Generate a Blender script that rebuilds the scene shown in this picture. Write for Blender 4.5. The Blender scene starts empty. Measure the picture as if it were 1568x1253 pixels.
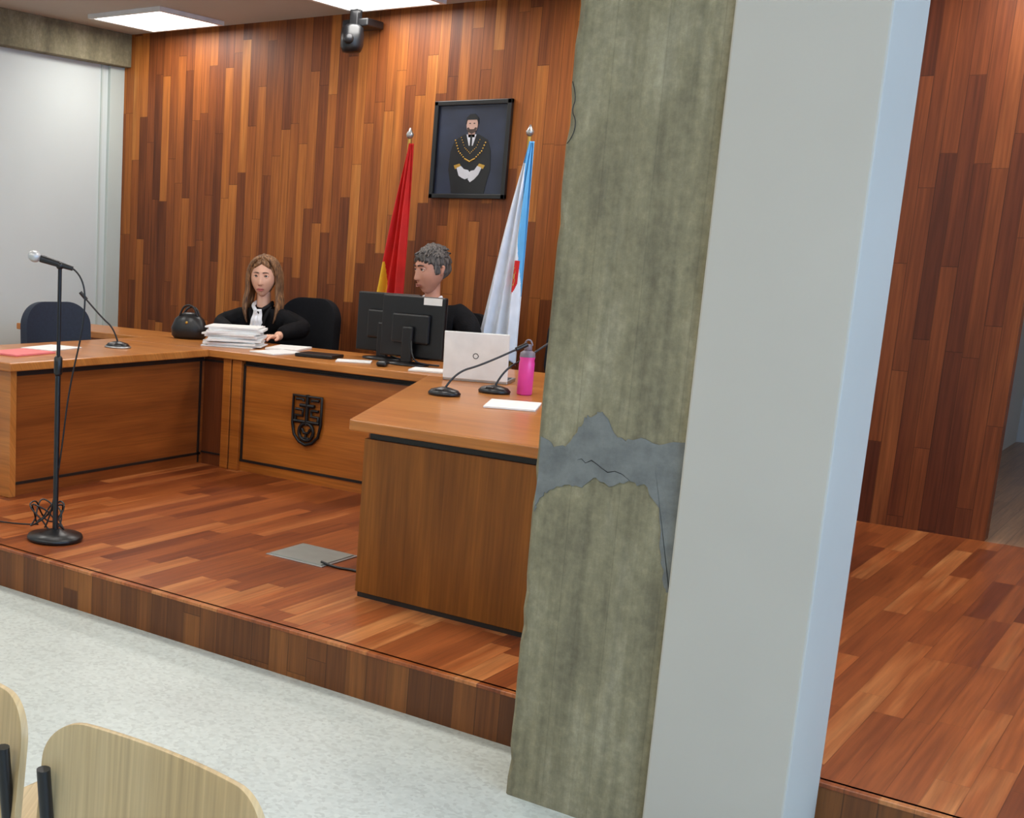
import bpy, bmesh, math, random
from mathutils import Vector, Matrix
random.seed(4)
S=bpy.context.scene
try: S.view_settings.view_transform='Standard'
except Exception: pass
def lin(r,g,b):
    f=lambda c:(c/255/12.92) if c/255<=.04045 else ((c/255+.055)/1.055)**2.4
    return (f(r),f(g),f(b),1)
# ---------------------------------------------------------------- materials
def newmat(n):
    m=bpy.data.materials.new(n);m.use_nodes=True
    return m,m.node_tree,m.node_tree.nodes['Principled BSDF']
class NT:
    def __init__(s,t): s.t=t
    def n(s,ty,**k):
        x=s.t.nodes.new(ty)
        for a,b in k.items(): setattr(x,a,b)
        return x
    def l(s,a,b): s.t.links.new(a,b)
    def m(s,op,a,b=None,c=None):
        x=s.n('ShaderNodeMath',operation=op)
        for i,v in enumerate((a,b,c)):
            if v is None: continue
            if isinstance(v,(int,float)): x.inputs[i].default_value=v
            else: s.l(v,x.inputs[i])
        return x.outputs[0]
    def ramp(s,fac,stops):
        r=s.n('ShaderNodeValToRGB'); e=r.color_ramp.elements
        e[0].position,e[0].color=stops[0]; e[1].position,e[1].color=stops[-1]
        for p,c in stops[1:-1]:
            q=e.new(p);q.color=c
        s.l(fac,r.inputs[0]); return r.outputs[0]
    def mul(s,a,b,fac=1.,mode='MULTIPLY'):
        x=s.n('ShaderNodeMix',data_type='RGBA',blend_type=mode)
        x.inputs[0].default_value=fac if isinstance(fac,(int,float)) else 0
        if not isinstance(fac,(int,float)): s.l(fac,x.inputs[0])
        for sock,v in ((x.inputs[6],a),(x.inputs[7],b)):
            if isinstance(v,tuple): sock.default_value=v
            else: s.l(v,sock)
        return x.outputs[2]
    def comb(s,a,b,c):
        x=s.n('ShaderNodeCombineXYZ')
        for i,v in enumerate((a,b,c)):
            if isinstance(v,(int,float)): x.inputs[i].default_value=v
            else: s.l(v,x.inputs[i])
        return x.outputs[0]
    def noise(s,vec,scale=1,detail=3,rough=.5):
        x=s.n('ShaderNodeTexNoise');s.l(vec,x.inputs['Vector'])
        x.inputs['Scale'].default_value=scale;x.inputs['Detail'].default_value=detail;x.inputs['Roughness'].default_value=rough
        return x.outputs[0]
    def bump(s,h,bs,st=.2,d=.01):
        b=s.n('ShaderNodeBump');b.inputs['Strength'].default_value=st;b.inputs['Distance'].default_value=d
        s.l(h,b.inputs['Height']);s.l(b.outputs[0],bs.inputs['Normal'])
def g1(v): return (v,v,v,1)
def pos(N):
    g=N.n('ShaderNodeNewGeometry');x=N.n('ShaderNodeSeparateXYZ');N.l(g.outputs['Position'],x.inputs[0]);return x.outputs,g.outputs['Position']
def plank(name,ac,al,w,L,stops,rough=.35,spec=.4,gap=.03,gapc=.35):
    m,t,bs=newmat(name);N=NT(t);P,_=pos(N)
    u=P['XYZ'.index(ac)];v=P['XYZ'.index(al)]
    us=N.m('DIVIDE',u,w);ui=N.m('FLOOR',us)
    wn=N.n('ShaderNodeTexWhiteNoise',noise_dimensions='1D');N.l(N.m('ADD',ui,.37),wn.inputs['W'])
    vs=N.m('ADD',N.m('DIVIDE',v,L),N.m('MULTIPLY',wn.outputs[0],9.7));vi=N.m('FLOOR',vs)
    w2=N.n('ShaderNodeTexWhiteNoise',noise_dimensions='2D');N.l(N.comb(N.m('ADD',ui,.5),N.m('ADD',vi,.5),0),w2.inputs['Vector'])
    r=w2.outputs[0]
    gr=N.noise(N.comb(N.m('MULTIPLY',u,70),N.m('MULTIPLY',v,2.2),N.m('MULTIPLY',r,60)),1,4,.6)
    gr2=N.noise(N.comb(N.m('MULTIPLY',u,16),N.m('MULTIPLY',v,1.2),N.m('MULTIPLY',r,33)),1,2,.5)
    fac=N.m('ADD',N.m('MULTIPLY',r,.55),N.m('MULTIPLY',gr2,.45))
    col=N.ramp(fac,stops)
    col=N.mul(col,N.ramp(gr,[(.3,g1(.64)),(.7,g1(1.14))]))
    fu=N.m('FRACT',us);fv=N.m('FRACT',vs)
    gp=N.m('MAXIMUM',N.m('LESS_THAN',fu,gap),N.m('LESS_THAN',fv,gap*w/L))
    col=N.mul(col,g1(gapc),gp)
    N.l(col,bs.inputs['Base Color']);bs.inputs['Roughness'].default_value=rough
    bs.inputs['Specular IOR Level'].default_value=spec
    return m
def veneer(name,ac,al,c1,c2,rough=.3,spec=.5):
    m,t,bs=newmat(name);N=NT(t);P,_=pos(N)
    idx='XYZ'.index
    o=[i for i in range(3) if i not in (idx(ac),idx(al))][0]
    u=N.m('ADD',P[idx(ac)],N.m('MULTIPLY',P[o],.6));v=P[idx(al)]
    a=N.noise(N.comb(N.m('MULTIPLY',u,9),N.m('MULTIPLY',v,.9),0),1,3,.55)
    b=N.noise(N.comb(N.m('MULTIPLY',u,95),N.m('MULTIPLY',v,2.5),0),1,3,.6)
    col=N.ramp(a,[(.3,c1),(.7,c2)])
    col=N.mul(col,N.ramp(b,[(.3,g1(.74)),(.7,g1(1.1))]))
    N.l(col,bs.inputs['Base Color']);bs.inputs['Roughness'].default_value=rough
    bs.inputs['Specular IOR Level'].default_value=spec
    return m
def plain(name,c,rough=.5,metal=0,var=.06,scale=12,bump=0,emit=0,spec=.5):
    m,t,bs=newmat(name);N=NT(t);P,p=pos(N)
    a=N.noise(p,scale,3)
    col=N.mul(c,N.ramp(a,[(.3,g1(1-var)),(.7,g1(1+var))]))
    N.l(col,bs.inputs['Base Color']);bs.inputs['Roughness'].default_value=rough;bs.inputs['Metallic'].default_value=metal
    bs.inputs['Specular IOR Level'].default_value=spec
    if bump: N.bump(N.noise(p,scale*4,4),bs,bump)
    if emit:
        bs.inputs['Emission Color'].default_value=c;bs.inputs['Emission Strength'].default_value=emit
    return m
wst=[(.12,lin(82,40,18)),(.35,lin(118,62,28)),(.55,lin(144,80,34)),(.75,lin(168,100,42)),(.9,lin(200,134,68))]
M={}
M['wallwood']=plank('wall_wood_planks','X','Z',.078,.95,wst,.45,.3,.05,.55)
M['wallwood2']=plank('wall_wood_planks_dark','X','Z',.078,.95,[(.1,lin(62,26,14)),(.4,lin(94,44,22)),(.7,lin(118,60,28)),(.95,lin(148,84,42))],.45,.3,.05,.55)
M['floorwood']=plank('platform_floor_planks','X','Y',.085,.75,[(.12,lin(98,44,22)),(.35,lin(132,66,32)),(.65,lin(160,86,42)),(.9,lin(204,136,80))],.32,.4,.03,.65)
M['riserwood']=plank('platform_riser_planks','X','Z',.085,.9,[(.1,lin(78,42,18)),(.4,lin(106,60,26)),(.8,lin(138,84,38)),(.95,lin(156,100,50))],.45,.35,.04,.6)
M['hallwood']=plank('hall_floor_planks','X','Y',.085,.75,[(.05,lin(140,100,70)),(1,lin(180,140,105))],.3,.5)
M['vx']=veneer('desk_veneer_horizontal','Z','X',lin(150,82,28),lin(182,108,42))
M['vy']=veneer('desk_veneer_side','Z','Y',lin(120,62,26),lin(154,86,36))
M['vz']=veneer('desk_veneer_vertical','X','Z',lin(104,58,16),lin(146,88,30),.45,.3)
M['vtop']=veneer('desk_top_veneer','Y','X',lin(172,104,46),lin(198,130,64),.28)
M['vdark']=veneer('desk_veneer_shade','X','Z',lin(90,44,20),lin(118,60,28))  # corner panel veneer, its shade in the inner corner put into the colour
M['black']=plain('black_trim',lin(22,18,16),.5)
M['robe']=plain('black_robe_cloth',lin(15,15,18),.85,0,.25,20,.25,spec=.2)
M['blackplastic']=plain('black_plastic',lin(14,15,18),.35)
M['blackfabric']=plain('black_chair_fabric',lin(18,19,24),.8,0,.2,60,spec=.25)
M['navyfabric']=plain('navy_chair_fabric',lin(30,38,54),.75,0,.15,60)
M['metal']=plain('dark_metal',lin(40,40,42),.4,.6)
M['steel']=plain('brushed_steel',lin(170,172,172),.35,.8)
M['silver']=plain('silver_mesh',lin(190,190,190),.4,.5)
M['white']=plain('white_plastic',lin(222,222,218),.4)
M['paper']=plain('white_paper',lin(228,228,226),.8,0,.05,30)
M['pinkpaper']=plain('pink_folder_card',lin(222,120,120),.7)
M['pink']=plain('pink_bottle_plastic',lin(224,70,156),.3)
M['bcap']=plain('bottle_cap_grey',lin(120,112,122),.4)
M['gold']=plain('gold_brass',lin(190,150,70),.35,.7)
M['plate']=plain('floor_box_metal',lin(138,142,136),.45,.3)
M['wallwhite']=plain('left_wall_white',lin(198,206,204),.6,0,.015,2)
M['walledge']=plain('wall_edge_white',lin(182,192,186),.6,0,.02,3)
M['wallplain']=plain('plaster_wall',lin(200,198,190),.7,0,.02,3)
M['pier']=plain('white_pier_plaster',lin(172,167,156),.75,0,.025,2.5,.05)
M['ceil']=plain('ceiling_plaster',lin(186,178,164),.8,0,.02,3)
M['hallgrey']=plain('hall_wall_grey',lin(170,175,178),.7,0,.05,2)
M['ply']=veneer('chair_plywood','X','Z',lin(186,158,112),lin(200,174,130),.4)
M['skin']=plain('skin_tone',lin(200,144,120),.5,0,.05,25)
M['skinw']=plain('skin_tone_light',lin(222,172,146),.5,0,.05,25)
M['lips']=plain('lips',lin(178,98,92),.5)
M['lipsm']=plain('lips_pale',lin(176,112,98),.5)
M['nostril']=plain('nostril_shade',lin(110,66,54),.7)
M['brow']=plain('brow_hair',lin(62,48,42),.8)
M['eye']=plain('eye_white',lin(215,208,202),.3)
M['iris']=plain('eye_iris',lin(40,28,20),.3)
M['shirt']=plain('white_shirt',lin(225,228,232),.8)
def hairmat(n,a,b):
    m,t,bs=newmat(n);N=NT(t);P,p=pos(N)
    x=N.noise(N.comb(N.m('MULTIPLY',P[0],110),N.m('MULTIPLY',P[1],110),N.m('MULTIPLY',P[2],14)),1,3)
    N.l(N.ramp(x,[(.35,a),(.68,b)]),bs.inputs['Base Color']);bs.inputs['Roughness'].default_value=.6
    N.bump(x,bs,.5,.01);return m
M['hairw']=hairmat('hair_brown_blonde',lin(70,44,28),lin(156,114,74))
M['hairm']=hairmat('hair_grey',lin(34,30,29),lin(112,105,100))
def tex_concrete():
    m,t,bs=newmat('board_marked_concrete');N=NT(t);P,p=pos(N)
    a=N.noise(N.comb(N.m('MULTIPLY',P[0],7),N.m('MULTIPLY',P[1],7),N.m('MULTIPLY',P[2],2.2)),1,6,.7)
    b=N.noise(p,30,6,.75)
    s=N.noise(N.comb(N.m('MULTIPLY',P[0],42),P[1],N.m('MULTIPLY',P[2],.7)),1,3,.5)
    col=N.ramp(a,[(.3,lin(100,94,74)),(.5,lin(124,117,91)),(.7,lin(146,139,114))])
    col=N.mul(col,N.ramp(b,[(.3,g1(.78)),(.52,g1(1)),(.72,g1(1.28))]))
    col=N.mul(col,N.ramp(s,[(.3,g1(.78)),(.6,g1(1.05))]))
    fr=N.m('FRACT',N.m('DIVIDE',N.m('ADD',P[0],.02),.137))
    ln=N.m('LESS_THAN',fr,.025)
    col=N.mul(col,g1(.86),ln)
    N.l(col,bs.inputs['Base Color']);bs.inputs['Roughness'].default_value=.85
    N.bump(N.m('ADD',N.m('MULTIPLY',b,.6),N.m('SUBTRACT',s,ln)),bs,.35,.006);return m
M['conc']=tex_concrete()
def tex_patch():
    m,t,bs=newmat('cement_patch_grey');N=NT(t);P,p=pos(N)
    col=N.ramp(N.noise(p,14,5,.65),[(.3,lin(88,90,88)),(.7,lin(116,118,114))])
    N.l(col,bs.inputs['Base Color']);bs.inputs['Roughness'].default_value=.8
    N.bump(N.noise(p,40,5),bs,.4,.005);return m
M['patch']=tex_patch()
def tex_terrazzo():
    m,t,bs=newmat('terrazzo_floor');N=NT(t);P,p=pos(N)
    v=N.n('ShaderNodeTexVoronoi');N.l(p,v.inputs['Vector']);v.inputs['Scale'].default_value=75
    sp=N.n('ShaderNodeSeparateColor');N.l(v.outputs['Color'],sp.inputs[0])
    a=N.ramp(sp.outputs[0],[(0,lin(180,184,177)),(.3,lin(190,195,188)),(1,lin(200,205,198))])
    b=N.ramp(N.noise(p,2.2,4,.6),[(.3,g1(.93)),(.7,g1(1.04))])
    N.l(N.mul(a,b),bs.inputs['Base Color']);bs.inputs['Roughness'].default_value=.38;return m
M['terrazzo']=tex_terrazzo()
M['portbg']=plain('portrait_background',lin(36,42,60),.35,0,.35,4)
M['portdark']=plain('portrait_uniform',lin(12,13,17),.4)
M['portskin']=plain('portrait_skin',lin(176,142,128),.4)
M['portglove']=plain('portrait_gloves',lin(190,190,196),.4)
M['frame']=plain('portrait_frame_black',lin(18,17,18),.35)
M['red']=plain('flag_red_cloth',lin(204,30,26),.7,0,.1,10)
M['yellow']=plain('flag_yellow_cloth',lin(236,186,40),.7)
M['fwhite']=plain('flag_white_cloth',lin(228,234,242),.7)
M['fblue']=plain('flag_blue_cloth',lin(96,172,222),.7)
M['lamp']=plain('lamp_diffuser',(1,.98,.94,1),.5,0,0,1,0,5)
# ---------------------------------------------------------------- geometry helpers
def link(ob,parent=None):
    S.collection.objects.link(ob)
    if parent: ob.parent=parent
    return ob
def empty(n,loc=(0,0,0),rz=0):
    e=bpy.data.objects.new(n,None);e.location=loc;e.rotation_euler=(0,0,rz);return link(e)
def mk(n,vs,fs,mat,parent=None,smooth=False):
    me=bpy.data.meshes.new(n);me.from_pydata([tuple(v) for v in vs],[],fs);me.update()
    if smooth:
        for p in me.polygons:p.use_smooth=True
    ob=bpy.data.objects.new(n,me)
    if mat is not None:
        for q in (mat if isinstance(mat,(list,tuple)) else [mat]): me.materials.append(M[q])
    return link(ob,parent)
def bev(ob,w,seg=2):
    b=ob.modifiers.new('Bevel','BEVEL');b.width=w;b.segments=seg;b.limit_method='ANGLE';return ob
def box(n,x0,x1,y0,y1,z0,z1,mat,parent=None,b=0):
    vs=[(x,y,z) for z in (z0,z1) for y in (y0,y1) for x in (x0,x1)]
    ob=mk(n,vs,[(0,2,3,1),(4,5,7,6),(0,1,5,4),(2,6,7,3),(0,4,6,2),(1,3,7,5)],mat,parent)
    if b: bev(ob,b)
    return ob
def prism(n,poly,z0,z1,mat,parent=None,b=0):
    k=len(poly);vs=[(x,y,z0) for x,y in poly]+[(x,y,z1) for x,y in poly]
    fs=[tuple(range(k))[::-1],tuple(range(k,2*k))]+[(i,(i+1)%k,k+(i+1)%k,k+i) for i in range(k)]
    ob=mk(n,vs,fs,mat,parent)
    if b: bev(ob,b)
    return ob
def slabxz(n,poly,y0,y1,mat,parent=None,b=0):
    k=len(poly);vs=[(x,y0,z) for x,z in poly]+[(x,y1,z) for x,z in poly]
    fs=[tuple(range(k)),tuple(range(k,2*k))[::-1]]+[(i,k+i,k+(i+1)%k,(i+1)%k) for i in range(k)]
    ob=mk(n,vs,fs,mat,parent)
    bm=bmesh.new();bm.from_mesh(ob.data);bmesh.ops.recalc_face_normals(bm,faces=bm.faces);bm.to_mesh(ob.data);bm.free()
    if b: bev(ob,b)
    return ob
def lathe(n,prof,mat,parent=None,loc=(0,0,0),seg=32,sc=(1,1)):
    vs=[];fs=[]
    for r,z in prof:
        for i in range(seg):
            a=2*math.pi*i/seg;vs.append((loc[0]+sc[0]*r*math.cos(a),loc[1]+sc[1]*r*math.sin(a),loc[2]+z))
    for j in range(len(prof)-1):
        for i in range(seg):
            k=(i+1)%seg;fs.append((j*seg+i,j*seg+k,(j+1)*seg+k,(j+1)*seg+i))
    fs.append(tuple(range(seg))[::-1]);fs.append(tuple(range((len(prof)-1)*seg,len(prof)*seg)))
    return mk(n,vs,fs,mat,parent,True)
def tube(n,pts,r,mat,parent=None,smooth=True,radii=None,cyc=False):
    cu=bpy.data.curves.new(n,'CURVE');cu.dimensions='3D';cu.bevel_depth=r;cu.bevel_resolution=4;cu.use_fill_caps=True
    sp=cu.splines.new('NURBS' if smooth else 'POLY');sp.points.add(len(pts)-1)
    for i,p in enumerate(pts):
        sp.points[i].co=(*p,1)
        if radii: sp.points[i].radius=radii[i]
    if smooth: sp.order_u=min(3,len(pts));sp.use_endpoint_u=True;sp.resolution_u=8
    sp.use_cyclic_u=cyc
    cu.materials.append(M[mat]);ob=bpy.data.objects.new(n,cu);return link(ob,parent)
def panel(n,w,h,r,curv,t,mat,parent=None,loc=(0,0,0),rot=(0,0,0),nx=28,nz=14,curvz=0):
    vs=[];fs=[]
    for i in range(nx+1):
        x=-math.cos(math.pi*i/nx)*w/2;e=max(0,abs(x)-(w/2-r));zt=h/2-(r-math.sqrt(max(0,r*r-e*e)))
        for j in range(nz+1):
            z=-zt+2*zt*j/nz;vs.append((x,curv*(2*x/w)**2+curvz*(2*z/h)**2,z))
    for i in range(nx):
        for j in range(nz):
            a=i*(nz+1)+j;fs.append((a,a+nz+1,a+nz+2,a+1))
    ob=mk(n,vs,fs,mat,parent,True);ob.location=loc;ob.rotation_euler=rot
    s=ob.modifiers.new('Solid','SOLIDIFY');s.thickness=t;s.offset=0
    b=ob.modifiers.new('Bevel','BEVEL');b.width=min(t*.4,.02);b.segments=3;b.limit_method='ANGLE';b.angle_limit=.9
    return ob
def skin(n,V,E,R,mat,parent=None,sub=2,root=0):
    me=bpy.data.meshes.new(n);me.from_pydata([tuple(v) for v in V],E,[]);me.update()
    ob=bpy.data.objects.new(n,me);link(ob,parent);me.materials.append(M[mat])
    m=ob.modifiers.new('Skin','SKIN');m.use_smooth_shade=True
    d=me.skin_vertices[0].data
    for i,r in enumerate(R):
        d[i].radius=(r,r) if isinstance(r,(int,float)) else r
        d[i].use_root=(i==root)
    s=ob.modifiers.new('Sub','SUBSURF');s.levels=sub;s.render_levels=sub
    return ob
def ball(n,c,r,mat,parent=None,seg=20,rot=None):
    if not isinstance(r,tuple): r=(r,r,r)
    bm=bmesh.new();bmesh.ops.create_uvsphere(bm,u_segments=seg,v_segments=seg//2+2,radius=1)
    me=bpy.data.meshes.new(n);bm.to_mesh(me);bm.free()
    for v in me.vertices: v.co=(v.co.x*r[0],v.co.y*r[1],v.co.z*r[2])
    for p in me.polygons:p.use_smooth=True
    me.materials.append(M[mat]);ob=bpy.data.objects.new(n,me);ob.location=c
    if rot: ob.rotation_euler=rot
    return link(ob,parent)
# ---------------------------------------------------------------- room shell
H=.18;CZ=3.11;LX=-7.23;YB=7.5;RX=2.8;YF=-3.5
box('floor',LX,RX,YF,3.604,-.1,0,'terrazzo')
pf=empty('wooden_platform')
box('deck',LX+.001,RX-.001,3.625,YB-.001,0,H,'floorwood',pf)
box('riser',LX+.001,RX-.001,3.604,3.63,0,H-.012,'riserwood',pf)
box('nosing',LX+.001,RX-.001,3.6,3.64,H-.014,H,'floorwood',pf,.003)
box('floor_hall',-1.4,RX,YB,12,0,H,'hallwood')
box('ceiling',LX-.1,RX+.1,YF-.1,12.1,CZ,CZ+.1,'ceil')
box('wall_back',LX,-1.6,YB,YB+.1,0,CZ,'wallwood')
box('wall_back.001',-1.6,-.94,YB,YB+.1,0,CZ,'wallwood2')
box('wall_hall',-2,RX+.1,12,12.1,0,CZ,'hallgrey')
box('wall_hall_side',-1.5,-1.4,YB+.1,12,0,CZ,'wallplain')
box('wall_left',LX-.1,LX,YF-.1,YB+.1,-.1,CZ,'wallwhite')
box('wall_front',LX,RX,YF-.1,YF,-.1,CZ,'wallplain')
box('trim_left_pilaster',LX,LX+.03,7.34,YB,H,2.86,'walledge',None,.004)
box('trim_left_joint',LX,LX+.012,7.26,7.275,H,2.86,'walledge')
box('ceiling_beam',LX,LX+.1,YF,YB,2.86,CZ,'conc',None,.006)
wr=empty('wall_right')
box('sill_part',RX,RX+.12,YF,12,-.1,.95,'wallplain',wr)
box('lintel_part',RX,RX+.12,YF,12,2.7,CZ,'wallplain',wr)
ys=[(YF,-2.6),(-.2,.1),(2.5,2.8),(5.2,12)]
for i,(a,b) in enumerate(ys): box('pier_part_%d'%i,RX,RX+.12,a,b,.95,2.7,'wallplain',wr)
for k,(a,b) in enumerate(((-2.6,-.2),(.1,2.5),(2.8,5.2))):
    w=empty('window_%d'%(k+1))
    for nm_,y0,y1,z0,z1 in (('frame_left',a,a+.05,.95,2.7),('frame_right',b-.05,b,.95,2.7),('frame_bottom',a,b,.95,1.0),('frame_top',a,b,2.65,2.7),('mullion',(a+b)/2-.03,(a+b)/2+.03,.95,2.7)):
        box(nm_,RX+.03,RX+.08,y0,y1,z0,z1,'white',w,.004)
# ---------------------------------------------------------------- column and pier
cc=empty('concrete_column')
def rough_column():
    n=60
    x0,x1,y0,y1=-1.5,-1.09,3.27,3.598
    rnd=random.Random(3);V=[];F=[]
    for j in range(n+1):
        z=CZ*j/n
        c=.006+rnd.random()*.006
        if rnd.random()<.12:c+=.012
        for p in ((x0+c,y0),(x1,y0),(x1,y1),(x0,y1),(x0,y0+c)): V.append((p[0],p[1],z))
    for j in range(n):
        for i in range(5):
            k=(i+1)%5;F.append((j*5+i,j*5+k,(j+1)*5+k,(j+1)*5+i))
    F.append((4,3,2,1,0));F.append(tuple(n*5+i for i in range(5)))
    mk('shaft',V,F,'conc',cc)
rough_column()
pp=[(0,1.075),(.1,1.05),(.2,1.065),(.26,1.10),(.3,1.145),(.36,1.15),(.42,1.165),(.5,1.12),(.6,1.095),(.7,1.11),(.85,1.10),(1,1.113),(1,.70),(.96,.72),(.92,.80),(.87,.93),(.78,.98),(.65,.99),(.52,.965),(.42,.985),(.33,.95),(.2,.95),(.1,.93),(.03,.90),(0,.86)]
rp=random.Random(5);q=[]
for i in range(len(pp)):
    a=pp[i];b=pp[(i+1)%len(pp)]
    for s in range(4):
        t=s/4;x=a[0]+(b[0]-a[0])*t;z=a[1]+(b[1]-a[1])*t
        if s: x+=rp.uniform(-.012,.012);z+=rp.uniform(-.006,.006)
        q.append((-1.49+.40*min(1,max(0,x)),z))
slabxz('cement_patch',q,3.267,3.275,'patch',cc)
tube('crack_line',[(-1.49+.40*u,3.2665,z) for u,z in ((.28,1.025),(.31,1.03),(.34,1.02),(.38,1.03),(.42,1.022),(.46,1.012),(.5,1.004),(.55,1.01),(.6,1.005),(.66,.99))],.0009,'metal',cc,False,[.3,1,1,1.6,1,.8,1.4,1,.8,.3])
tube('crack_loop',[(-1.492+.40*u,3.266,z) for u,z in ((.0,2.03),(.04,1.99),(.01,1.955),(.05,1.93),(.04,1.89),(.0,1.87))],.0012,'metal',cc)
box('wall_pier',-1.09,-.74,3.25,3.598,0,CZ,'pier',None,.006)
# ---------------------------------------------------------------- ceiling lights
k=0
for yy in (7.0,4.4,1.6,-1.2):
    for xx in (-6.42,-4.6,-2.8,-.9,1.2):
        L=empty('ceiling_light_panel' if k==0 else 'ceiling_light_panel.%03d'%k,(xx,yy,CZ));k+=1
        s=.32
        for a,b,c,d in ((-s-.03,s+.03,-s-.03,-s),(-s-.03,s+.03,s,s+.03),(-s-.03,-s,-s,s),(s,s+.03,-s,s)):
            box('rim',a,b,c,d,-.03,0,'white',L)
        box('diffuser',-s,s,-s,s,-.022,-.002,'lamp',L)
        la=bpy.data.lights.new('panel_lamp','AREA');la.shape='SQUARE';la.size=.6;la.energy=15;la.color=(1,.97,.92)
        lo=bpy.data.objects.new('panel_lamp',la);lo.location=(0,0,-.035);link(lo,L)
# ---------------------------------------------------------------- desk
D=empty('courtroom_desk');T=.90
box('top_centre',-5.66,-1.46,5.87,6.6,T-.045,T,'vtop',D,.006)
box('top_far_left',-6.9,-5.66,6.12,6.6,T-.045,T,'vtop',D,.006)
box('top_wing_left',-5.66,-4.86,4.27,5.87,T-.045,T,'vtop',D,.006)
prism('top_wing_right',[(-2.68,4.12),(-1.46,4.12),(-1.46,5.87),(-3.34,5.87)],T-.045,T,'vtop',D,.006)
box('front_centre',-4.62,-1.5,5.92,5.95,.25,.83,'vx',D)
box('shadow_gap_centre',-4.62,-1.5,5.93,5.97,.826,.856,'black',D)
box('gap_low_centre',-4.62,-3.2,5.91,5.95,.238,.252,'black',D)
box('gap_high_centre',-4.62,-3.2,5.912,5.95,.822,.83,'black',D)
box('plinth_centre',-4.62,-1.5,5.915,5.95,H,.24,'vx',D)
box('gap_side_centre',-4.62,-4.605,5.913,5.95,.25,.83,'black',D)
box('post_a',-4.76,-4.70,5.89,5.96,H,.855,'vx',D,.003)
box('post_b',-4.69,-4.62,5.89,5.96,H,.855,'vx',D,.003)
box('post_gap',-4.70,-4.69,5.90,5.96,H,.85,'black',D)
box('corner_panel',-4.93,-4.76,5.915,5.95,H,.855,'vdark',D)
box('corner_gap_low',-4.93,-4.76,5.91,5.95,.25,.26,'black',D)
box('corner_gap_high',-4.93,-4.76,5.91,5.95,.822,.835,'black',D)
box('far_left_front',-6.85,-5.6,6.16,6.19,H,.855,'vx',D)
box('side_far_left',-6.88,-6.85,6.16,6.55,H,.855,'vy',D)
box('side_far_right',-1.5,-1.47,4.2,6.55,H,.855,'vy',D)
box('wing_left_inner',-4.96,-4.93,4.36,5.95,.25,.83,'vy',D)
box('wing_left_gap_top',-4.955,-4.92,4.36,5.9,.822,.856,'black',D)
box('wing_left_gap_low',-4.955,-4.922,4.36,5.9,.238,.252,'black',D)
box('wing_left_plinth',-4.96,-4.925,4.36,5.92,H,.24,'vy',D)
box('wing_left_gap_v1',-4.95,-4.922,4.355,4.37,.19,.83,'black',D)
box('wing_left_gap_v2',-4.95,-4.922,5.87,5.885,.19,.83,'black',D)
box('wing_left_end',-5.62,-4.90,4.31,4.355,H,.855,'vtop',D,.003)
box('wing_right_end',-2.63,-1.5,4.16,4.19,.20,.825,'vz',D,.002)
box('wing_right_gap_top',-2.61,-1.5,4.17,4.2,.82,.856,'black',D)
box('wing_right_gap_low',-2.62,-1.5,4.165,4.2,H,.202,'black',D)
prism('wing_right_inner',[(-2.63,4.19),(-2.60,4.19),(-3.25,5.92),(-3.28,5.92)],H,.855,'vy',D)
E=empty('bronze_court_emblem',(-4.135,5.905,.55))
def ebar(n,pts,w=.009,cyc=False): tube(n,[(x,0,z) for x,z in pts],w,'metal',E,False,cyc=cyc)
ebar('shield_rim',[(-.1,.14),(.1,.14),(.1,-.02),(.085,-.09),(.045,-.13),(0,-.145),(-.045,-.13),(-.085,-.09),(-.1,-.02)],.009,True)
ebar('cross_upright',[(0,.15),(0,-.03)],.011)
ebar('cross_arm',[(-.05,.085),(.05,.085)],.011)
ebar('scale_left',[(-.08,.12),(-.03,.12),(-.03,.11)],.008);ebar('scale_right',[(.08,.12),(.03,.12),(.03,.11)],.008)
ebar('bracket_left',[(-.08,.06),(-.03,.06),(-.03,.025),(-.08,.025),(-.08,.0)],.009)
ebar('bracket_right',[(.08,.06),(.03,.06),(.03,.025),(.08,.025),(.08,.0)],.009)
ebar('mid_bar',[(-.09,-.01),(.09,-.01)],.01)
tube('chalice_ring',[(.052*math.cos(a*.5236),0,-.068+.052*math.sin(a*.5236)) for a in range(12)],.010,'metal',E,True,cyc=True)
ebar('chalice_bowl',[(-.03,-.05),(-.015,-.075),(.015,-.075),(.03,-.05)],.009);ebar('chalice_stem',[(0,-.075),(0,-.105)],.008);ebar('chalice_foot',[(-.022,-.105),(.022,-.105)],.007)
fb=empty('floor_socket_box',(-3.12,4.56,H))
box('lid',-.14,.14,-.13,.13,0,.008,'plate',fb,.003);box('lid_rim',-.155,.155,-.145,.145,0,.004,'steel',fb,.002)
tube('cable',[(.12,-.1,.012),(.2,-.12,.006),(.3,-.08,.006),(.42,-.14,.006)],.006,'blackplastic',fb)
# ---------------------------------------------------------------- portrait
P=empty('framed_portrait',(-4.075,YB,2.19))
w,h=.275,.31
for nm_,a in (('frame_l',(-w,-w+.03,-h,h)),('frame_r',(w-.03,w,-h,h)),('frame_b',(-w,w,-h,-h+.03)),('frame_t',(-w,w,h-.03,h))):
    box(nm_,a[0],a[1],-.035,-.002,a[2],a[3],'frame',P,.004)
box('print',-w+.02,w-.02,-.012,-.004,-h+.02,h-.02,'portbg',P)
K=1.18
def fs(n,pts,d,mat): slabxz(n,[(x*K,z*K-.01) for x,z in pts],-.012-d,-.012,mat,P)
fs('figure_body',[(-.10,-.225),(-.115,-.15),(-.128,-.1),(-.122,0),(-.10,.06),(-.045,.09),(.045,.09),(.10,.06),(.122,0),(.128,-.1),(.115,-.15),(.10,-.225)],.0025,'portdark')
fs('figure_neck',[(-.02,.075),(.02,.075),(.02,.11),(-.02,.11)],.003,'portskin')
fs('figure_head',[(.034*math.cos(a*.4),.142+.05*math.sin(a*.4)) for a in range(16)],.004,'portskin')
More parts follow.
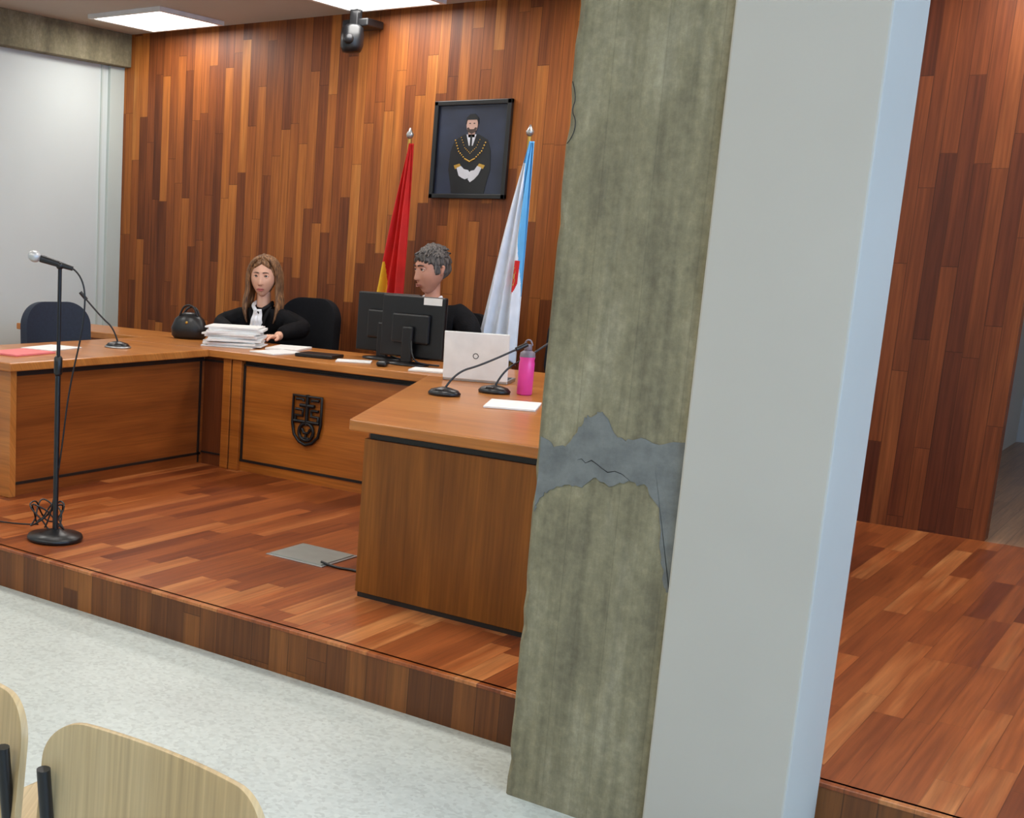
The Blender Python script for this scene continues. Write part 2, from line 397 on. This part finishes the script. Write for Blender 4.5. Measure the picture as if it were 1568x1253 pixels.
fs('figure_beard',[(-.030,.125),(-.02,.128),(-.012,.118),(.012,.118),(.02,.128),(.030,.125),(.024,.104),(.0,.093),(-.024,.104)],.0046,'brow')
fs('figure_hair',[(-.038,.145),(-.036,.178),(-.015,.198),(.015,.198),(.036,.178),(.038,.145),(.028,.168),(-.028,.168)],.0052,'portdark')
for sx in (-1,1): fs('figure_eye',[(sx*.013-.005,.146),(sx*.013+.005,.146),(sx*.013+.005,.151),(sx*.013-.005,.151)],.0048,'portdark')
fs('figure_shirt',[(-.03,.09),(.03,.09),(.012,.03),(-.012,.03)],.003,'portglove')
fs('figure_tie',[(-.006,.085),(.006,.085),(.006,.03),(-.006,.03)],.0036,'portdark')
fs('figure_cuff',[(-.095,-.075),(-.06,-.065),(-.05,-.08),(-.085,-.095)],.0035,'gold')
fs('figure_cuff',[(.095,-.075),(.06,-.065),(.05,-.08),(.085,-.095)],.0035,'gold')
fs('figure_glove',[(-.076,-.088),(-.05,-.078),(-.03,-.095),(-.004,-.10),(.008,-.115),(.0,-.128),(.005,-.14),(-.02,-.15),(-.04,-.142),(-.06,-.13)],.004,'portglove')
fs('figure_glove',[(.076,-.088),(.05,-.078),(.034,-.10),(.012,-.104),(-.002,-.12),(.004,-.134),(-.002,-.15),(.012,-.165),(.036,-.15),(.06,-.125)],.0044,'portglove')
def fchain(n,pts,r):
    for i in range(len(pts)-1):
        (x0,z0),(x1,z1)=pts[i],pts[i+1]
        for s in range(4):
            t=s/4;ball(n,((x0+(x1-x0)*t)*K,-.0165,(z0+(z1-z0)*t)*K-.01),(r,.003,r),'gold',P,8)
fchain('collar_link',[(-.095,.06),(-.07,.0),(-.03,-.04),(0,-.055),(.03,-.04),(.07,.0),(.095,.06)],.0055)
fchain('chain_link',[(-.06,.075),(-.035,.02),(0,-.01),(.035,.02),(.06,.075)],.0035)
pc=empty('ceiling_security_camera',(-4.89,7.28,2.98))
box('mount',-.1,.1,.0,.2,.0,.05,'blackplastic',pc,.008);box('drop_rod',-.03,.03,-.02,.04,.0,.13,'metal',pc,.004)
lathe('head',[(.02,-.17),(.06,-.165),(.075,-.13),(.078,-.06),(.07,-.01),(.04,.01)],'blackplastic',pc,(0,-.02,.0))
ball('lens',(.02,-.09,-.09),.034,'metal',pc)
# ---------------------------------------------------------------- flags
def flag(name,x,top,bot,spread,scheme,ang):
    e=empty(name,(x,7.2,H),ang)
    lathe('base',[(.13,0),(.13,.02),(.05,.035),(.02,.06)],'metal',e)
    tube('pole',[(0,0,.03),(0,0,top-H)],.012,'gold',e,False)
    lathe('finial',[(.006,0),(.02,.012),(.024,.03),(.012,.05),(.004,.07)],'steel',e,(0,0,top-H))
    nx,nz=120,130;vs=[];fs_=[];zt=top-.03-H;zb=bot-H
    for j in range(nz+1):
        t=j/nz
        for i in range(nx+1):
            s=i/nx;wd=.025+spread*t**.9
            X=.035+.01*t-s*wd
            A=.010+.022*t
            Y=-.02+A*math.sin(s*2*math.pi*3.2+1.3*t)+.01*math.sin(s*9+t*5)-.02*t
            drop=.12*s*t+.02*math.sin(s*12)*t
            vs.append((X,Y,zt+(zb-zt)*t+drop))
    for j in range(nz):
        for i in range(nx):
            a=j*(nx+1)+i;fs_.append((a,a+1,a+nx+2,a+nx+1))
    mats={'es':['red','yellow'],'ga':['fwhite','fblue','red','gold']}[scheme]
    ob=mk('cloth',vs,fs_,mats,e,True)
    for p in ob.data.polygons:
        j,i=divmod(p.index,nx);s=i/nx;t=j/nz;q=0
        if scheme=='es': q=1 if (s>.62 and t>.70 and s*1.2+t>1.62) else 0
        else:
            if t<.10 or (s<.50-.85*(t-.1) ) and t<.68: q=1
            ds=(s-.2)/.10;dt=(t-.61)/.075
            if abs(ds)<1 and -1<dt<1 and (dt<.2 or ds*ds+dt*dt<1): q=2 if (ds*ds+dt*dt>.35 or (i//5+j//3)%2) else 3
        p.material_index=q
    m=ob.modifiers.new('Sol','SOLIDIFY');m.thickness=.003
    return e
flag('spanish_flag_on_pole',-4.36,2.24,1.05,.20,'es',0)
flag('galician_flag_on_pole',-3.53,2.24,.86,.25,'ga',0)
# ---------------------------------------------------------------- chairs
cnt={}
def nm(n):
    c=cnt.get(n,0);cnt[n]=c+1
    return n if c==0 else '%s.%03d'%(n,c)
def office_chair(x,y,rz,mat='blackfabric',bh=1.02,bw=.46,seat=.47):
    e=empty(nm('swivel_chair'),(x,y,H),rz)
    panel('backrest',bw,.5,.16,-.05,.06,mat,e,(0,.25,bh-.25),(-.08,0,0))
    panel('seat_cushion',.48,.46,.1,0,.07,mat,e,(0,0,seat-.04),(math.pi/2,0,0))
    tube('back_bracket',[(0,.1,seat-.09),(0,.26,seat-.09),(0,.3,seat+.05),(0,.29,bh-.3)],.018,'blackplastic',e)
    lathe('gas_column',[(.03,.08),(.03,.25),(.02,.26),(.02,seat-.08)],'metal',e)
    for i in range(5):
        a=i*1.2566+.3
        tube('foot_%d'%i,[(0,0,.1),(.15*math.cos(a),.15*math.sin(a),.09),(.28*math.cos(a),.28*math.sin(a),.065)],.016,'blackplastic',e)
        ball('caster_%d'%i,(.28*math.cos(a),.28*math.sin(a),.03),(.022,.022,.03),'blackplastic',e,12)
    for sx in (-1,1):
        tube('armrest_%s'%('l' if sx<0 else 'r'),[(sx*.2,.05,seat-.07),(sx*.29,.05,seat-.05),(sx*.3,.04,seat+.16),(sx*.3,-.12,seat+.18),(sx*.3,-.2,seat+.17)],.016,'blackplastic',e)
    return e
office_chair(-5.02,6.95,.12,'blackfabric',1.0,.46)
office_chair(-3.90,7.0,0,'blackfabric',.98,.46)
office_chair(-3.02,6.95,.1,'blackfabric',1.06,.46)
office_chair(-5.86,5.66,math.pi/2-.35,'navyfabric',.93,.48)
def ply_chair(x,y):
    e=empty(nm('plywood_chair'),(x,y,0))
    panel('backrest',.43,.36,.07,-.035,.012,'ply',e,(0,0,.68),(-.1,0,0),40,12)
    panel('seat',.42,.42,.06,0,.012,'ply',e,(0,.25,.45),(math.pi/2-.04,0,0),28,14,.01)
    for sx in (-1,1):
        X=sx*.19
        tube('rear_leg_%s'%('l' if sx<0 else 'r'),[(X,-.12,.0),(X,-.06,.25),(X,.0,.44),(X,-.03,.62),(X,-.047,.79)],.011,'blackplastic',e)
        tube('front_leg_%s'%('l' if sx<0 else 'r'),[(X,.46,.0),(X,.42,.25),(X,.40,.42),(X,.30,.435),(X,.0,.43)],.011,'blackplastic',e)
    tube('cross_bar',[(-.19,.12,.43),(.19,.12,.43)],.01,'blackplastic',e,False)
    return e
ply_chair(-1.115,1.27);ply_chair(-1.60,1.28)
# ---------------------------------------------------------------- microphone stand
ms=empty('microphone_stand',(-4.09,3.88,H))
lathe('round_base',[(.125,0),(.13,.012),(.125,.024),(.06,.034),(.02,.05)],'blackplastic',ms)
tube('lower_tube',[(0,0,.03),(0,0,.80)],.013,'blackplastic',ms,False)
tube('upper_tube',[(0,0,.78),(0,0,1.25)],.009,'metal',ms,False)
lathe('clutch',[(.013,0),(.019,.01),(.019,.08),(.012,.09)],'blackplastic',ms,(0,0,.76))
ball('pivot',(0,0,1.25),.018,'blackplastic',ms)
d=Vector((-.757,-.652,.28)).normalized()
def mp(t): return tuple(Vector((0,0,1.255))+d*t)
tube('mic_handle',[mp(-.06),mp(0),mp(.09)],.014,'blackplastic',ms,False,[.7,1,1.25])
ball('mic_grille',mp(.118),(.026,.026,.03),'silver',ms,rot=d.to_track_quat('Z','Y').to_euler())
tube('cable',[mp(-.06),(.09,.07,1.2),(.09,.07,1.0),(.04,.03,.7),(.02,.01,.4),(-.03,0,.1),(-.05,-.02,.05)],.004,'blackplastic',ms)
pts=[]
for i in range(40):
    a=i*.55;r=.10+.03*math.sin(i*1.7);pts.append((-.09+r*math.cos(a)*.8,.03+r*math.sin(a)*.6,.03+.06*(1+math.sin(i*.9))+.01*(i%3)))
tube('coiled_cable',pts,.004,'blackplastic',ms)
tube('cable_tail',[(-.15,.03,.04),(-.3,.05,.006),(-.6,-.02,.006),(-1.1,-.1,.006)],.004,'blackplastic',ms)
# ---------------------------------------------------------------- gooseneck mics
def goose(x,y,tip,ring=False,name='gooseneck_microphone'):
    e=empty(nm(name),(x,y,T))
    lathe('base',[(.075,0),(.078,.012),(.065,.026),(.03,.036),(.01,.04)],'blackplastic',e,(0,0,0),32,(1,.85))
    if ring: lathe('base_ring',[(.083,0),(.086,.006),(.08,.012)],'steel',e,(0,0,0),32,(1,.85))
    box('button',-.02,.02,-.055,-.03,.024,.032,'steel' if ring else 'metal',e,.003)
    t=Vector(tip)-Vector((x,y,T));m=t*.5+Vector((0,0,.03))
    tube('neck',[(0,0,.03),tuple(Vector((0,0,.08))+t*.12),tuple(m),tuple(t)],.005,'blackplastic',e)
    dd=(t-m).normalized();tube('capsule',[tuple(t-dd*.03),tuple(t+dd*.03)],.011,'blackplastic',e,False)
goose(-5.20,5.42,(-5.36,5.28,1.20),True)
goose(-2.84,5.15,(-2.62,5.45,1.13))
goose(-2.74,5.45,(-2.55,5.7,1.18))
# ---------------------------------------------------------------- desk clutter
st=empty('stacked_court_papers',(-4.93,6.2,T))
z=0
for i in range(11):
    t=.006+random.random()*.010;a=random.uniform(-.16,.16)
    b=box('file_%d'%i,-.17,.17,-.12,.12,z+.0005,z+t,'paper',st,.001);b.rotation_euler=(0,0,a+.5);b.location=(random.uniform(-.025,.025),random.uniform(-.02,.02),0);z+=t
def sheet(n,x,y,rz,w,l,t,mat,b=.001):
    o=box(n,-w/2,w/2,-l/2,l/2,0,t,mat,None,b);o.location=(x,y,T+.001);o.rotation_euler=(0,0,rz);return o
sheet('loose_document',-4.62,6.36,.3,.21,.29,.012,'paper');sheet('loose_document.001',-4.5,6.08,-.2,.21,.26,.008,'paper')
sheet('loose_document.002',-2.46,5.08,.35,.22,.28,.008,'paper');sheet('loose_document.003',-5.35,5.02,.2,.22,.3,.006,'paper')
sheet('pink_folder',-5.22,4.66,.1,.24,.32,.01,'pinkpaper');sheet('black_notebook',-4.22,6.12,.15,.24,.17,.02,'blackplastic',.004)
sheet('loose_document.004',-3.42,6.04,.3,.22,.16,.01,'paper');sheet('computer_mouse',-3.72,6.02,.4,.06,.10,.03,'blackplastic',.013)
sheet('loose_document.005',-3.95,6.08,.5,.2,.14,.006,'paper')
def monitor(x,y,rz,w,h,label=False):
    e=empty(nm('computer_monitor'),(x,y,T),rz)
    box('bezel',-w/2,w/2,-.012,.022,.04,.06+h,'blackplastic',e,.008)
    box('rear_housing',-w*.3,w*.3,-.035,-.010,.12,.06+h*.7,'blackplastic',e,.016)
    box('screen',-w/2+.015,w/2-.015,.0215,.0235,.075,.045+h,'iris',e)
    box('neck',-.035,.035,-.06,-.03,.01,.22,'blackplastic',e,.01)
    lathe('foot',[(.13,0),(.13,.01),(.04,.018)],'blackplastic',e,(0,-.03,0),32,(1,.75))
    tube('cable',[(.03,-.05,.14),(.06,-.09,.05),(.1,-.05,.01),(.16,.05,.006)],.005,'blackplastic',e)
    if label: box('label',w/2-.14,w/2-.02,-.0135,-.0115,.06+h-.045,.06+h-.005,'white',e)
monitor(-3.95,6.42,0,.42,.33);monitor(-3.69,6.27,-.05,.42,.33,True)
lp=empty('laptop',(-3.02,5.78,T),.28)
box('base',-.165,.165,0,.23,0,.016,'steel',lp,.004)
box('keyboard_deck',-.15,.15,.03,.2,.016,.018,'metal',lp)
lid=empty('lid_hinge',(0,0,.012));lid.parent=lp;lid.rotation_euler=(.12,0,0)
box('lid',-.165,.165,-.006,.004,0,.245,'white',lid,.005);box('screen',-.155,.155,.004,.0055,.01,.235,'iris',lid)
tube('logo_ring',[(.014*math.cos(a*.785),-.0065,.125+.014*math.sin(a*.785)) for a in range(8)],.0018,'metal',lid,True,cyc=True)
bt=lathe('pink_water_bottle',[(.03,0),(.036,.006),(.036,.15),(.033,.165),(.036,.18),(.034,.2),(.02,.21)],['pink','bcap'],None,(-2.62,5.52,T))
for p in bt.data.polygons:
    if p.center.z>T+.19: p.material_index=1
lathe('bottle_lid',[(.018,0),(.018,.03),(.012,.035)],'bcap',bt,(-2.62,5.52,T+.205))
tube('carry_loop',[(-2.64,5.52,T+.235),(-2.635,5.52,T+.26),(-2.605,5.52,T+.26),(-2.60,5.52,T+.235)],.004,'bcap',bt)
hb=empty('black_handbag',(-5.42,6.33,T),.4)
lathe('body',[(.10,0),(.12,.02),(.125,.07),(.10,.13),(.06,.165),(.03,.175)],'blackplastic',hb,(0,0,0),32,(1,.6))
tube('handle_a',[(-.07,-.02,.12),(-.05,-.03,.2),(.0,-.03,.23),(.05,-.03,.2),(.07,-.02,.12)],.007,'blackplastic',hb)
tube('handle_b',[(-.07,.02,.12),(-.04,.03,.19),(.0,.04,.215),(.05,.03,.19),(.07,.02,.12)],.007,'blackplastic',hb)
ball('clasp',(0,-.065,.11),.01,'gold',hb,12)
# ---------------------------------------------------------------- people
def hand(parent,wr,yaw,side,mat,s=1.05):
    e=bpy.data.objects.new('hand_frame_%s'%('l' if side<0 else 'r'),None);e.location=wr;e.rotation_euler=(0,0,yaw);link(e,parent)
    V=[(0,.02,.005),(0,-.02,.008),(0,-.055,.01)];R=[.024,(.022,.016),(.03,.015)];E=[(0,1),(1,2)]
    for i,(x,l) in enumerate(((-.033,.060),(-.012,.072),(.010,.068),(.031,.052))):
        k=len(V);x*=-side
        V+=[(x,-.088,.012),(x*1.08,-.088-l*.45,.010),(x*1.1,-.088-l*.8,-.002),(x*1.1,-.088-l,-.012)]
        R+=[.0105,.009,.008,.007];E+=[(2,k),(k,k+1),(k+1,k+2),(k+2,k+3)]
    k=len(V);x=-side
    V+=[(-.034*x,-.035,.004),(-.055*x,-.065,-.002),(-.056*x,-.092,-.008)];R+=[.013,.010,.008];E+=[(1,k),(k,k+1),(k+1,k+2)]
    V=[tuple(c*s for c in v) for v in V];R=[tuple(c*s for c in r) if isinstance(r,tuple) else r*s for r in R]
    return skin('hand_'+('l' if side<0 else 'r'),V,E,R,mat,e,1)
def head(parent,loc,yaw,tilt,s,skinm,hairm,female):
    e=bpy.data.objects.new('head_frame',None);e.location=loc;e.rotation_euler=(tilt,0,yaw);e.scale=(s,s,s);link(e,parent)
    G=lambda a,c,w:math.exp(-((a-c)/w)**2)
    def sm(a,b,x):
        t=min(1,max(0,(x-a)/(b-a)));return t*t*(3-2*t)
    def shape(v,face=True):
        x,y,z=v
        X=x*.076;Y=y*.097;Z=z*.122
        if z<0:
            k=(-z)**1.6;X*=1-(.40 if female else .30)*k
            Z*=1-.50*sm(-.45,.75,y)
            Y*=1-(.30*k if y>0 else .04*k)
        if y<0 and face:
            f=(-y)**.6
            Y*=1-.08*G(z,.05,.5)
            nz=0
            if -.046<Z<.03: nz=((.03-Z)/.076)**1.1*(1 if Z>-.036 else max(0,(Z+.046)/.01))
            Y-=f*(.023 if female else .028)*nz*G(X,0,.0085+.006*nz)
            for sx in (-1,1):
                Y+=f*.010*G(X,sx*.031,.015)*G(Z,.014,.012)
                Y-=f*.004*G(X,sx*.043,.016)*G(Z,-.022,.02)
                if not female: Y+=f*.003*G(X,sx*.03,.007)*G(Z,-.055,.02)
            Y-=f*(.003 if female else .007)*G(X,0,.05)*G(Z,.036,.010)
            Y-=f*.005*G(X,0,.02)*G(Z,-.064,.012)
            Y+=f*.003*G(X,0,.03)*G(Z,-.084,.007)
            Y-=f*.010*G(X,0,.022)*G(Z,-.105,.014)
        return (X,Y,Z)
    bm=bmesh.new();bmesh.ops.create_uvsphere(bm,u_segments=96,v_segments=80,radius=1)
    for v in bm.verts: v.co=shape(v.co)
    me=bpy.data.meshes.new('head');bm.to_mesh(me);bm.free()
    me.materials.append(M[skinm])
    for p in me.polygons: p.use_smooth=True
    ob=bpy.data.objects.new('head',me);link(ob,e)
    ly=-.096 if female else -.0925;lm='lips' if female else 'lipsm';lr=1 if female else .8
    tube('upper_lip',[(-.023,ly+.011,-.065),(-.009,ly-.0,-.0605),(0,ly-.002,-.0625),(.009,ly-.0,-.0605),(.023,ly+.011,-.065)],.0042*lr,lm,e,True,[.25,1,.9,1,.25])
    tube('lower_lip',[(-.021,ly+.011,-.066),(-.009,ly+.001,-.0715),(0,ly-.001,-.0725),(.009,ly+.001,-.0715),(.021,ly+.011,-.066)],.0046*lr,lm,e,True,[.25,1,1.1,1,.25])
    tube('mouth_line',[(-.023,ly+.008,-.0655),(0,ly-.0045,-.0665),(.023,ly+.008,-.0655)],.0009,'brow',e)
    for sx in (-1,1):
        ball('eyeball',(sx*.031,-.0685,.013),.0125,'eye',e,16)
        ball('iris',(sx*.031-(0 if female else .002),-.0795,.013),(.0055,.0035,.0055),'iris',e,12)
        tube('upper_lid',[(sx*.017,-.079,.012),(sx*.024,-.0835,.0215),(sx*.033,-.083,.0225),(sx*.046,-.073,.013)],.0034,skinm,e)
        tube('lash_line',[(sx*.018,-.0815,.0125),(sx*.025,-.0855,.0195),(sx*.034,-.085,.020),(sx*.046,-.075,.012)],.0012,'brow',e)
        tube('lower_lid',[(sx*.018,-.078,.009),(sx*.027,-.080,.002),(sx*.037,-.079,.0025),(sx*.045,-.072,.010)],.0028,skinm,e)
        tube('eyebrow',[(sx*.013,-.0925,.032),(sx*.028,-.0925,.038),(sx*.047,-.080,.032)],.0030 if female else .0038,'brow',e,True,[1,1,.4])
        skin('ear',[(sx*.070,.006,-.022),(sx*.077,.010,.0),(sx*.080,.018,.022),(sx*.078,.006,.026)],[(0,1),(1,2),(2,3)],[.007,.010,.010,.007],skinm,e,2)
        ball('nostril',(sx*.007,(-.1 if female else -.101),-.0425),.0026,'nostril',e,8)
    bm=bmesh.new();bmesh.ops.create_uvsphere(bm,u_segments=144,v_segments=110,radius=1)
    rr=random.Random(11);mix=lambda a,b,t:a+(b-a)*t
    for v in bm.verts:
        x,y,z=v.co;ax=abs(x)
        k=1.08+.02*math.sin(x*17+z*9)+.018*math.sin(y*21+x*5)+(.06*max(0,z))
        if female:
            hl=.72-.35*ax if ax<.72 else .468-1.5*(ax-.72)
            non=max(sm(0,.08,hl-z)*sm(.06,.14,-y),sm(.74,.84,-z))
        else:
            if z<.25: k=1.05
            zl=.56-.25*ax+.03*math.sin(x*31)+.02*math.sin(x*57+1)
            zl=mix(zl,-.12,sm(-.46,-.28,y));zl=mix(zl,.20,sm(-.06,.02,y));zl=mix(zl,-.48,sm(.14,.28,y))
            non=sm(0,.08,zl-z)
        k=mix(k,.88,non)
        X,Y,Z=shape((x,y,z),False)
        v.co=(X*k*1.01,Y*k+.002*(1-non),Z*(k+.005))
    me=bpy.data.meshes.new('hair');bm.to_mesh(me);bm.free()
    for p in me.polygons:p.use_smooth=True
    me.materials.append(M[hairm]);ob=bpy.data.objects.new('hair',me);link(ob,e)
    if female:
        for sx in (-1,1):
            for i,(a,r,dx) in enumerate(((-.030,.012,.0),(-.012,.016,.004),(.010,.020,.007),(.035,.024,.006),(.062,.026,-.004))):
                tube('hair_lock_%d'%i,[(sx*.006,a*.9-.025,.124),(sx*.045,a-.03,.112),(sx*(.078+dx),a-.012,.06),(sx*(.090+dx),a+.006,-.01),(sx*(.086+dx),a+.006,-.08),(sx*(.100+dx),a*.9-.01,-.15),(sx*(.096+dx),a-.03,-.22),(sx*(.080+dx),a-.035,-.27)],r,hairm,e,True,[.5,.8,.95,1,1,1.1,.9,.25])
    else:
        for i in range(90):
            a=-1.5+3*rr.random();b=rr.uniform(-.98,1.0)
            x0=.066*math.sin(a);y0=.004+.082*b*max(.3,math.cos(a));z0=.128*math.sqrt(max(.08,1-(x0/.083)**2-(abs(y0)/.108)**2))
            sw=rr.uniform(-.012,.012)
            tube('hair_tuft_%d'%i,[(x0*.85+sw,y0+.028,z0-.002),(x0,y0,z0+.010),(x0*1.08-sw,y0-.022,z0-.008)],.008,hairm,e,True,[.5,1,.25])
    return e
def person(name,loc,yaw,hz,sh,headyaw,tilt,s,skinm,hairm,female,hands):
    e=empty(name,loc,yaw)
    W=sh;sz=hz-.255
    V=[(0,.08,.55),(0,.08,.66),(0,.05,.80),(0,.02,sz-.06),(0,.015,sz+.01),(0,.0,sz+.075)]
    R=[(.17,.13),(.165,.125),(.175,.125),(.17,.11),(.10,.085),(.056,.056)]
    E=[(0,1),(1,2),(2,3),(3,4),(4,5)]
    for sx,hp in ((-1,hands[0]),(1,hands[1])):
        k=len(V)
        el=((sx*(W+.09)+hp[0])/2+sx*.07,-.04,.80)
        V+=[(sx*W*.75,.02,sz-.01),(sx*W,.02,sz-.05),(sx*(W+.05),-.02,(sz+.76)/2),el,((el[0]+hp[0])/2,(el[1]+hp[1])/2,.795),(hp[0],hp[1],.775)]
        R+=[.085,.085,.078,.07,.062,.05]
        E+=[(3,k),(k,k+1),(k+1,k+2),(k+2,k+3),(k+3,k+4),(k+4,k+5)]
        k=len(V)
        V+=[(sx*.11,.05,.55),(sx*.14,-.18,.545),(sx*.14,-.38,.53),(sx*.14,-.40,.30),(sx*.14,-.37,.08),(sx*.14,-.45,.04),(sx*.14,-.53,.035)]
        R+=[.10,.085,.07,.058,.045,.04,.035]
        E+=[(0,k)]+[(k+i,k+i+1) for i in range(6)]
    skin('robed_body',V,E,R,'robe',e,2)
    skin('neck',[(0,.01,sz-.02),(0,.01,sz+.06),(0,.005,hz-.07),(0,.01,hz-.02)],[(0,1),(1,2),(2,3)],[.06,.052,.048,.045],skinm,e,2)
    for sd,hp in ((-1,hands[0]),(1,hands[1])):
        hand(e,(hp[0],hp[1]-.035,.755),hp[2],sd,skinm)
        skin('wrist',[(hp[0],hp[1]+.02,.77),(hp[0],hp[1]-.045,.762)],[(0,1)],[.034,.03],skinm,e,2)
    for sx in (-1,1):
        tube('robe_lapel',[(sx*.062,.02,sz+.075),(sx*.065,-.06,sz+.05),(sx*.045,-.115,sz-.02),(sx*.02,-.135,sz-.12)],.014,'robe',e,True,[.8,1,1,.8])
    head(e,(0,-.02,hz),headyaw,tilt,s,skinm,hairm,female)
    return e,sz
def jabot(par,sz,w0,w1,L,mat):
    V=[];F=[];n=24;m=14
    for j in range(m+1):
        t=j/m;w=w0+(w1-w0)*t
        for i in range(n+1):
            u=-1+2*i/n
            V.append((u*w,-.112-.035*t+.010*math.sin(u*9)*t-.006*math.cos(t*14)-.02*(1-u*u)*.6,sz+.045-L*t-.012*math.cos(u*9)*t))
    for j in range(m):
        for i in range(n):
            a=j*(n+1)+i;F.append((a,a+1,a+n+2,a+n+1))
    o=mk('white_jabot',V,F,mat,par,True);s=o.modifiers.new('S','SOLIDIFY');s.thickness=.004
wz=1.315-H
we,sz=person('woman_judge_in_robe',(-5.21,6.85,H),.35,wz,.20,.10,.05,1.12,'skinw','hairw',True,((-.16,-.26,.5),(.20,-.26,-.4)))
jabot(we,sz,.025,.05,.16,'shirt')
for sx in (-1,1): tube('scarf_fold',[(sx*.055,.03,sz+.085),(sx*.062,-.04,sz+.07),(sx*.03,-.10,sz+.045),(0,-.125,sz+.02)],.013,'shirt' if sx<0 else 'blackfabric',we)
mz=1.42-H
me_,sz=person('man_judge_in_robe',(-3.96,6.93,H),.1,mz,.23,-.58,.10,1.2,'skin','hairm',False,((-.17,-.22,.4),(.17,-.22,-.3)))
jabot(me_,sz,.022,.03,.10,'shirt')
for sx in (-1,1): tube('shirt_collar',[(sx*.055,.02,sz+.095),(sx*.058,-.04,sz+.08),(sx*.03,-.085,sz+.05),(0,-.105,sz+.03)],.010,'shirt',me_)
# ---------------------------------------------------------------- world, camera
W=bpy.data.worlds.new('World');S.world=W;W.use_nodes=True
W.node_tree.nodes['Background'].inputs[0].default_value=(.34,.60,1,1);W.node_tree.nodes['Background'].inputs[1].default_value=7.5
r=Vector((.7572,.6521,.0382));dn=Vector((.1512,-.1181,-.9814));fw=Vector((-.6354,.7489,-.188))
mt=Matrix((( r.x,-dn.x,-fw.x,0),(r.y,-dn.y,-fw.y,0),(r.z,-dn.z,-fw.z,1.6),(0,0,0,1)))
cd=bpy.data.cameras.new('camera');cam=bpy.data.objects.new('camera',cd);link(cam);cam.matrix_world=mt
cd.sensor_width=36;cd.lens=43.92;cd.shift_x=.315;cd.shift_y=.0604;cd.clip_start=.05
S.camera=cam
